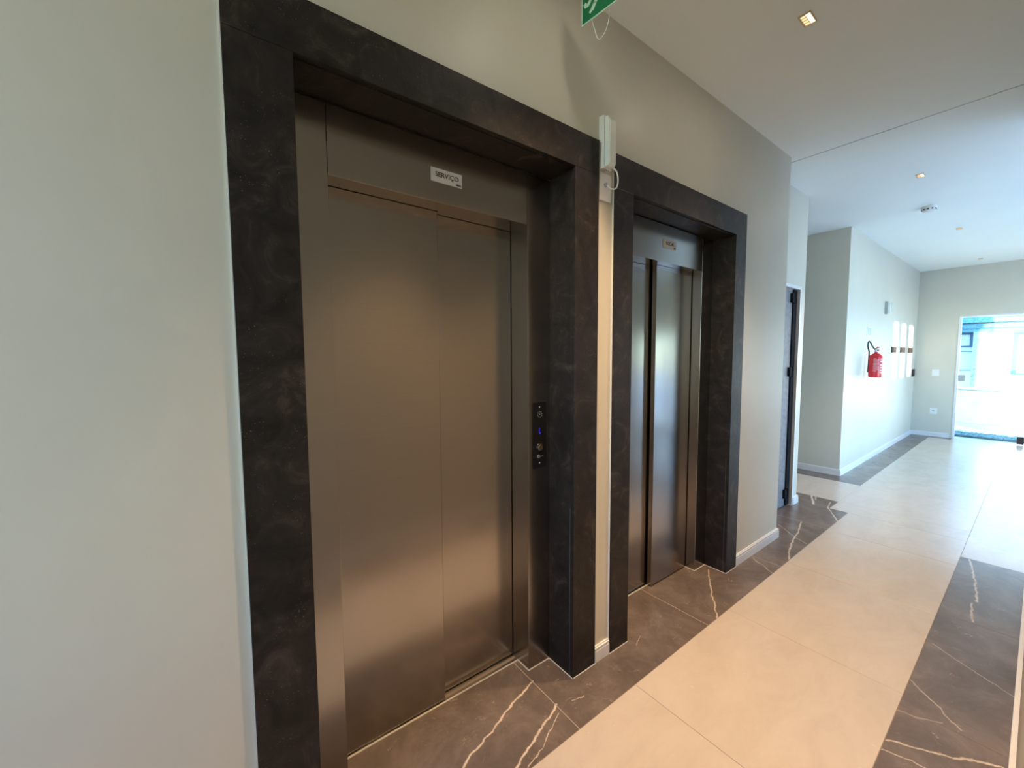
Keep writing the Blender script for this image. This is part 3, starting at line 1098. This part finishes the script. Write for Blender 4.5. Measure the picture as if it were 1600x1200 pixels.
dark_plate(8.63, 8.95, 1.540, 1.630, 'dark wall plate in the sunlit strip nearest the extinguisher', 'dark plates in the sunlit strips')
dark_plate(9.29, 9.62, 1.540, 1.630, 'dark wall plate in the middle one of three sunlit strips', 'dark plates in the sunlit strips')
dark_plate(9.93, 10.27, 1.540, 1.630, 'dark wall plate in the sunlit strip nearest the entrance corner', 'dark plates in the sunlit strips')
dark_plate(10.40, 10.60, 1.10, 1.235, 'lower dark wall plate tight in the corner by the entrance wall')


def switch(y0, y1, z0, z1, label, outlet):
    t = thing('wall_outlet' if outlet else 'light_switch', (XG, (y0 + y1) / 2, z0), label, 'outlet' if outlet else 'switch')
    box('cover_plate', (XG - .008, XG - .0003, y0, y1, z0, z1), M_white, t, bev=.002)
    ym, zm = (y0 + y1) / 2, (z0 + z1) / 2
    if outlet:
        bm = bmesh.new()
        bm_prism(bm, [(ym - .022, zm), (ym - .014, zm + .010), (ym + .014, zm + .010), (ym + .022, zm), (ym + .014, zm - .010), (ym - .014, zm - .010)], 'x', XG - .0095, XG - .008)
        obj('socket', bm, M_silver, t)
    else:
        for k in (-1, 0, 1):
            box('rocker', (XG - .011, XG - .008, ym + k * .022 - .009, ym + k * .022 + .009, zm - .016, zm + .016), M_white, t, bev=.001)


switch(1.137, 1.230, 1.112, 1.234, 'white light switch on the entrance wall at hand height', False)
switch(1.134, 1.227, .414, .526, 'white power outlet low on the entrance wall beside the glass door', True)

# ------------------------------------------------------------------ glass entrance door
gd = thing('door_2', (XG, .1, 0), 'frameless glass entrance door', 'door')
struct(gd)
bm = bmesh.new()
bm_box(bm, XG - .006, XG + .06, GY1 - .028, GY1 + .004, 0, GZ + .004)
bm_box(bm, XG - .006, XG + .06, GY0 - .004, GY0 + .028, 0, GZ + .004)
bm_box(bm, XG - .006, XG + .06, GY0 + .028, GY1 - .028, GZ - .022, GZ + .004)
obj('door_frame', bm, M_alu, gd)
GM = .128
for a, c in ((GM + .003, GY1 - .032), (GY0 + .032, GM - .003)):
    box('glass_leaf', (XG + .022, XG + .030, a, c, .012, GZ - .026), M_glass, gd)
for (a, c, z0, z1, nm) in ((.822, .903, 1.030, 1.142, 'patch_lock'), (GM + .004, .205, .014, .135, 'patch_fitting'), (GY0 + .034, GM - .004, .014, .06, 'bottom_rail')):
    o = box(nm, (XG + .012, XG + .040, a, c, z0, z1), M_silver if nm == 'patch_lock' else M_brownplate, gd, bev=.002)
bm = bmesh.new()
bm_box(bm, XG - .004, XG + .09, GY0, GY1, -.0105, .003)
obj('threshold', bm, M_alu, gd)

# ------------------------------------------------------------------ outside
bm = bmesh.new()
bm_box(bm, XG + .152, 40, -25, 25, -.15, -.012)
bm_box(bm, -10, XG + .152, -25, YL - .16, -.15, -.012)
struct(obj('ground', bm, M_concrete), 'pale paving outside')
# pebble bed beyond the threshold
pb = thing('pebble_bed', (11.1, .2, -.012), 'strip of grey-green pebbles outside the glass door', 'pebbles')
box('bed_edge', (10.98, 11.50, -1.4, 1.35, -.012, .012), M_soil, pb)
bm = bmesh.new()
for k in range(900):
    x = random.uniform(11.0, 11.48); y = random.uniform(-1.35, 1.3); r = random.uniform(.014, .030)
    m = Matrix.Translation((x, y, .012 + r * .45)) @ Matrix.Rotation(random.random() * 6, 4, 'Z') @ Matrix.Diagonal((1.3, .9, .65, 1))
    bmesh.ops.create_icosphere(bm, subdivisions=1, radius=r, matrix=m)
tag(obj('pebbles', bm, M_pebble, pb), kind='stuff')

box('sun_blocker', (-6.0, 2.25, -6.6, -6.0, -.012, 3.12), M_render)  # unseen block, added to hold the sun off the low hall window
tag(bpy.data.objects['sun_blocker'], 'unseen pale block added outside to keep sun off the low hall window', 'wall')
hb = thing('courtyard_building', (14.4, 0, 0), 'white building with a daylight-tinted roof beam seen through the glass door', 'building')
bm = bmesh.new()
bm_box(bm, 14.30, 14.6, -4, 7, 0, 3.0)
obj('wall', bm, M_render, hb)
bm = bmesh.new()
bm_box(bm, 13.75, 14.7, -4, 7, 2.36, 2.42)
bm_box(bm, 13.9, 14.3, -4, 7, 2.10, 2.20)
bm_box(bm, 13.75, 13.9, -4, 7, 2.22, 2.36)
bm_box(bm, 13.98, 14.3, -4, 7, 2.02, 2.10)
obj('roof_beam', bm, M_tintbeam, hb)
bm = bmesh.new()
bm_box(bm, 13.98, 14.25, .80, 1.00, 0, 2.02)
obj('stone_column', bm, M_stonecol, hb)


def far_window(y0, y1, z0, z1, fr, parent):
    w = bmesh.new()
    for a, c, e, f in ((y0, y0 + fr, z0, z1), (y1 - fr, y1, z0, z1), (y0 + fr, y1 - fr, z0, z0 + fr * .4), (y0 + fr, y1 - fr, z1 - fr * .6, z1)):
        bm_box(w, 14.24, 14.32, a, c, e, f)
    o = obj('window', w, M_blueframe, parent)
    box('pane', (14.27, 14.295, y0 + fr, y1 - fr, z0 + fr * .4, z1 - fr * .6), M_winglass, o)
    return o


far_window(-1.1, .43, 1.05, 1.98, .07, hb)
far_window(1.00, 1.62, 1.68, 2.01, .07, hb)
far_window(1.00, 1.62, 1.13, 1.58, .016, hb)
pw = thing('garden_wall', (13.4, .8, 0), 'low pale stone planter wall in front of the white building', 'wall')
bm = bmesh.new(); bm_box(bm, 13.30, 13.55, .48, 1.75, -.012, .72, bev=.01)
obj('wall_block', bm, simple('pale_stone', (.84, .89, .88), .8, var=.12, scale=5), pw)
bm = bmesh.new(); bm_box(bm, 13.26, 13.59, .44, 1.79, .74, .78, bev=.005)
obj('coping', bm, M_render, pw)
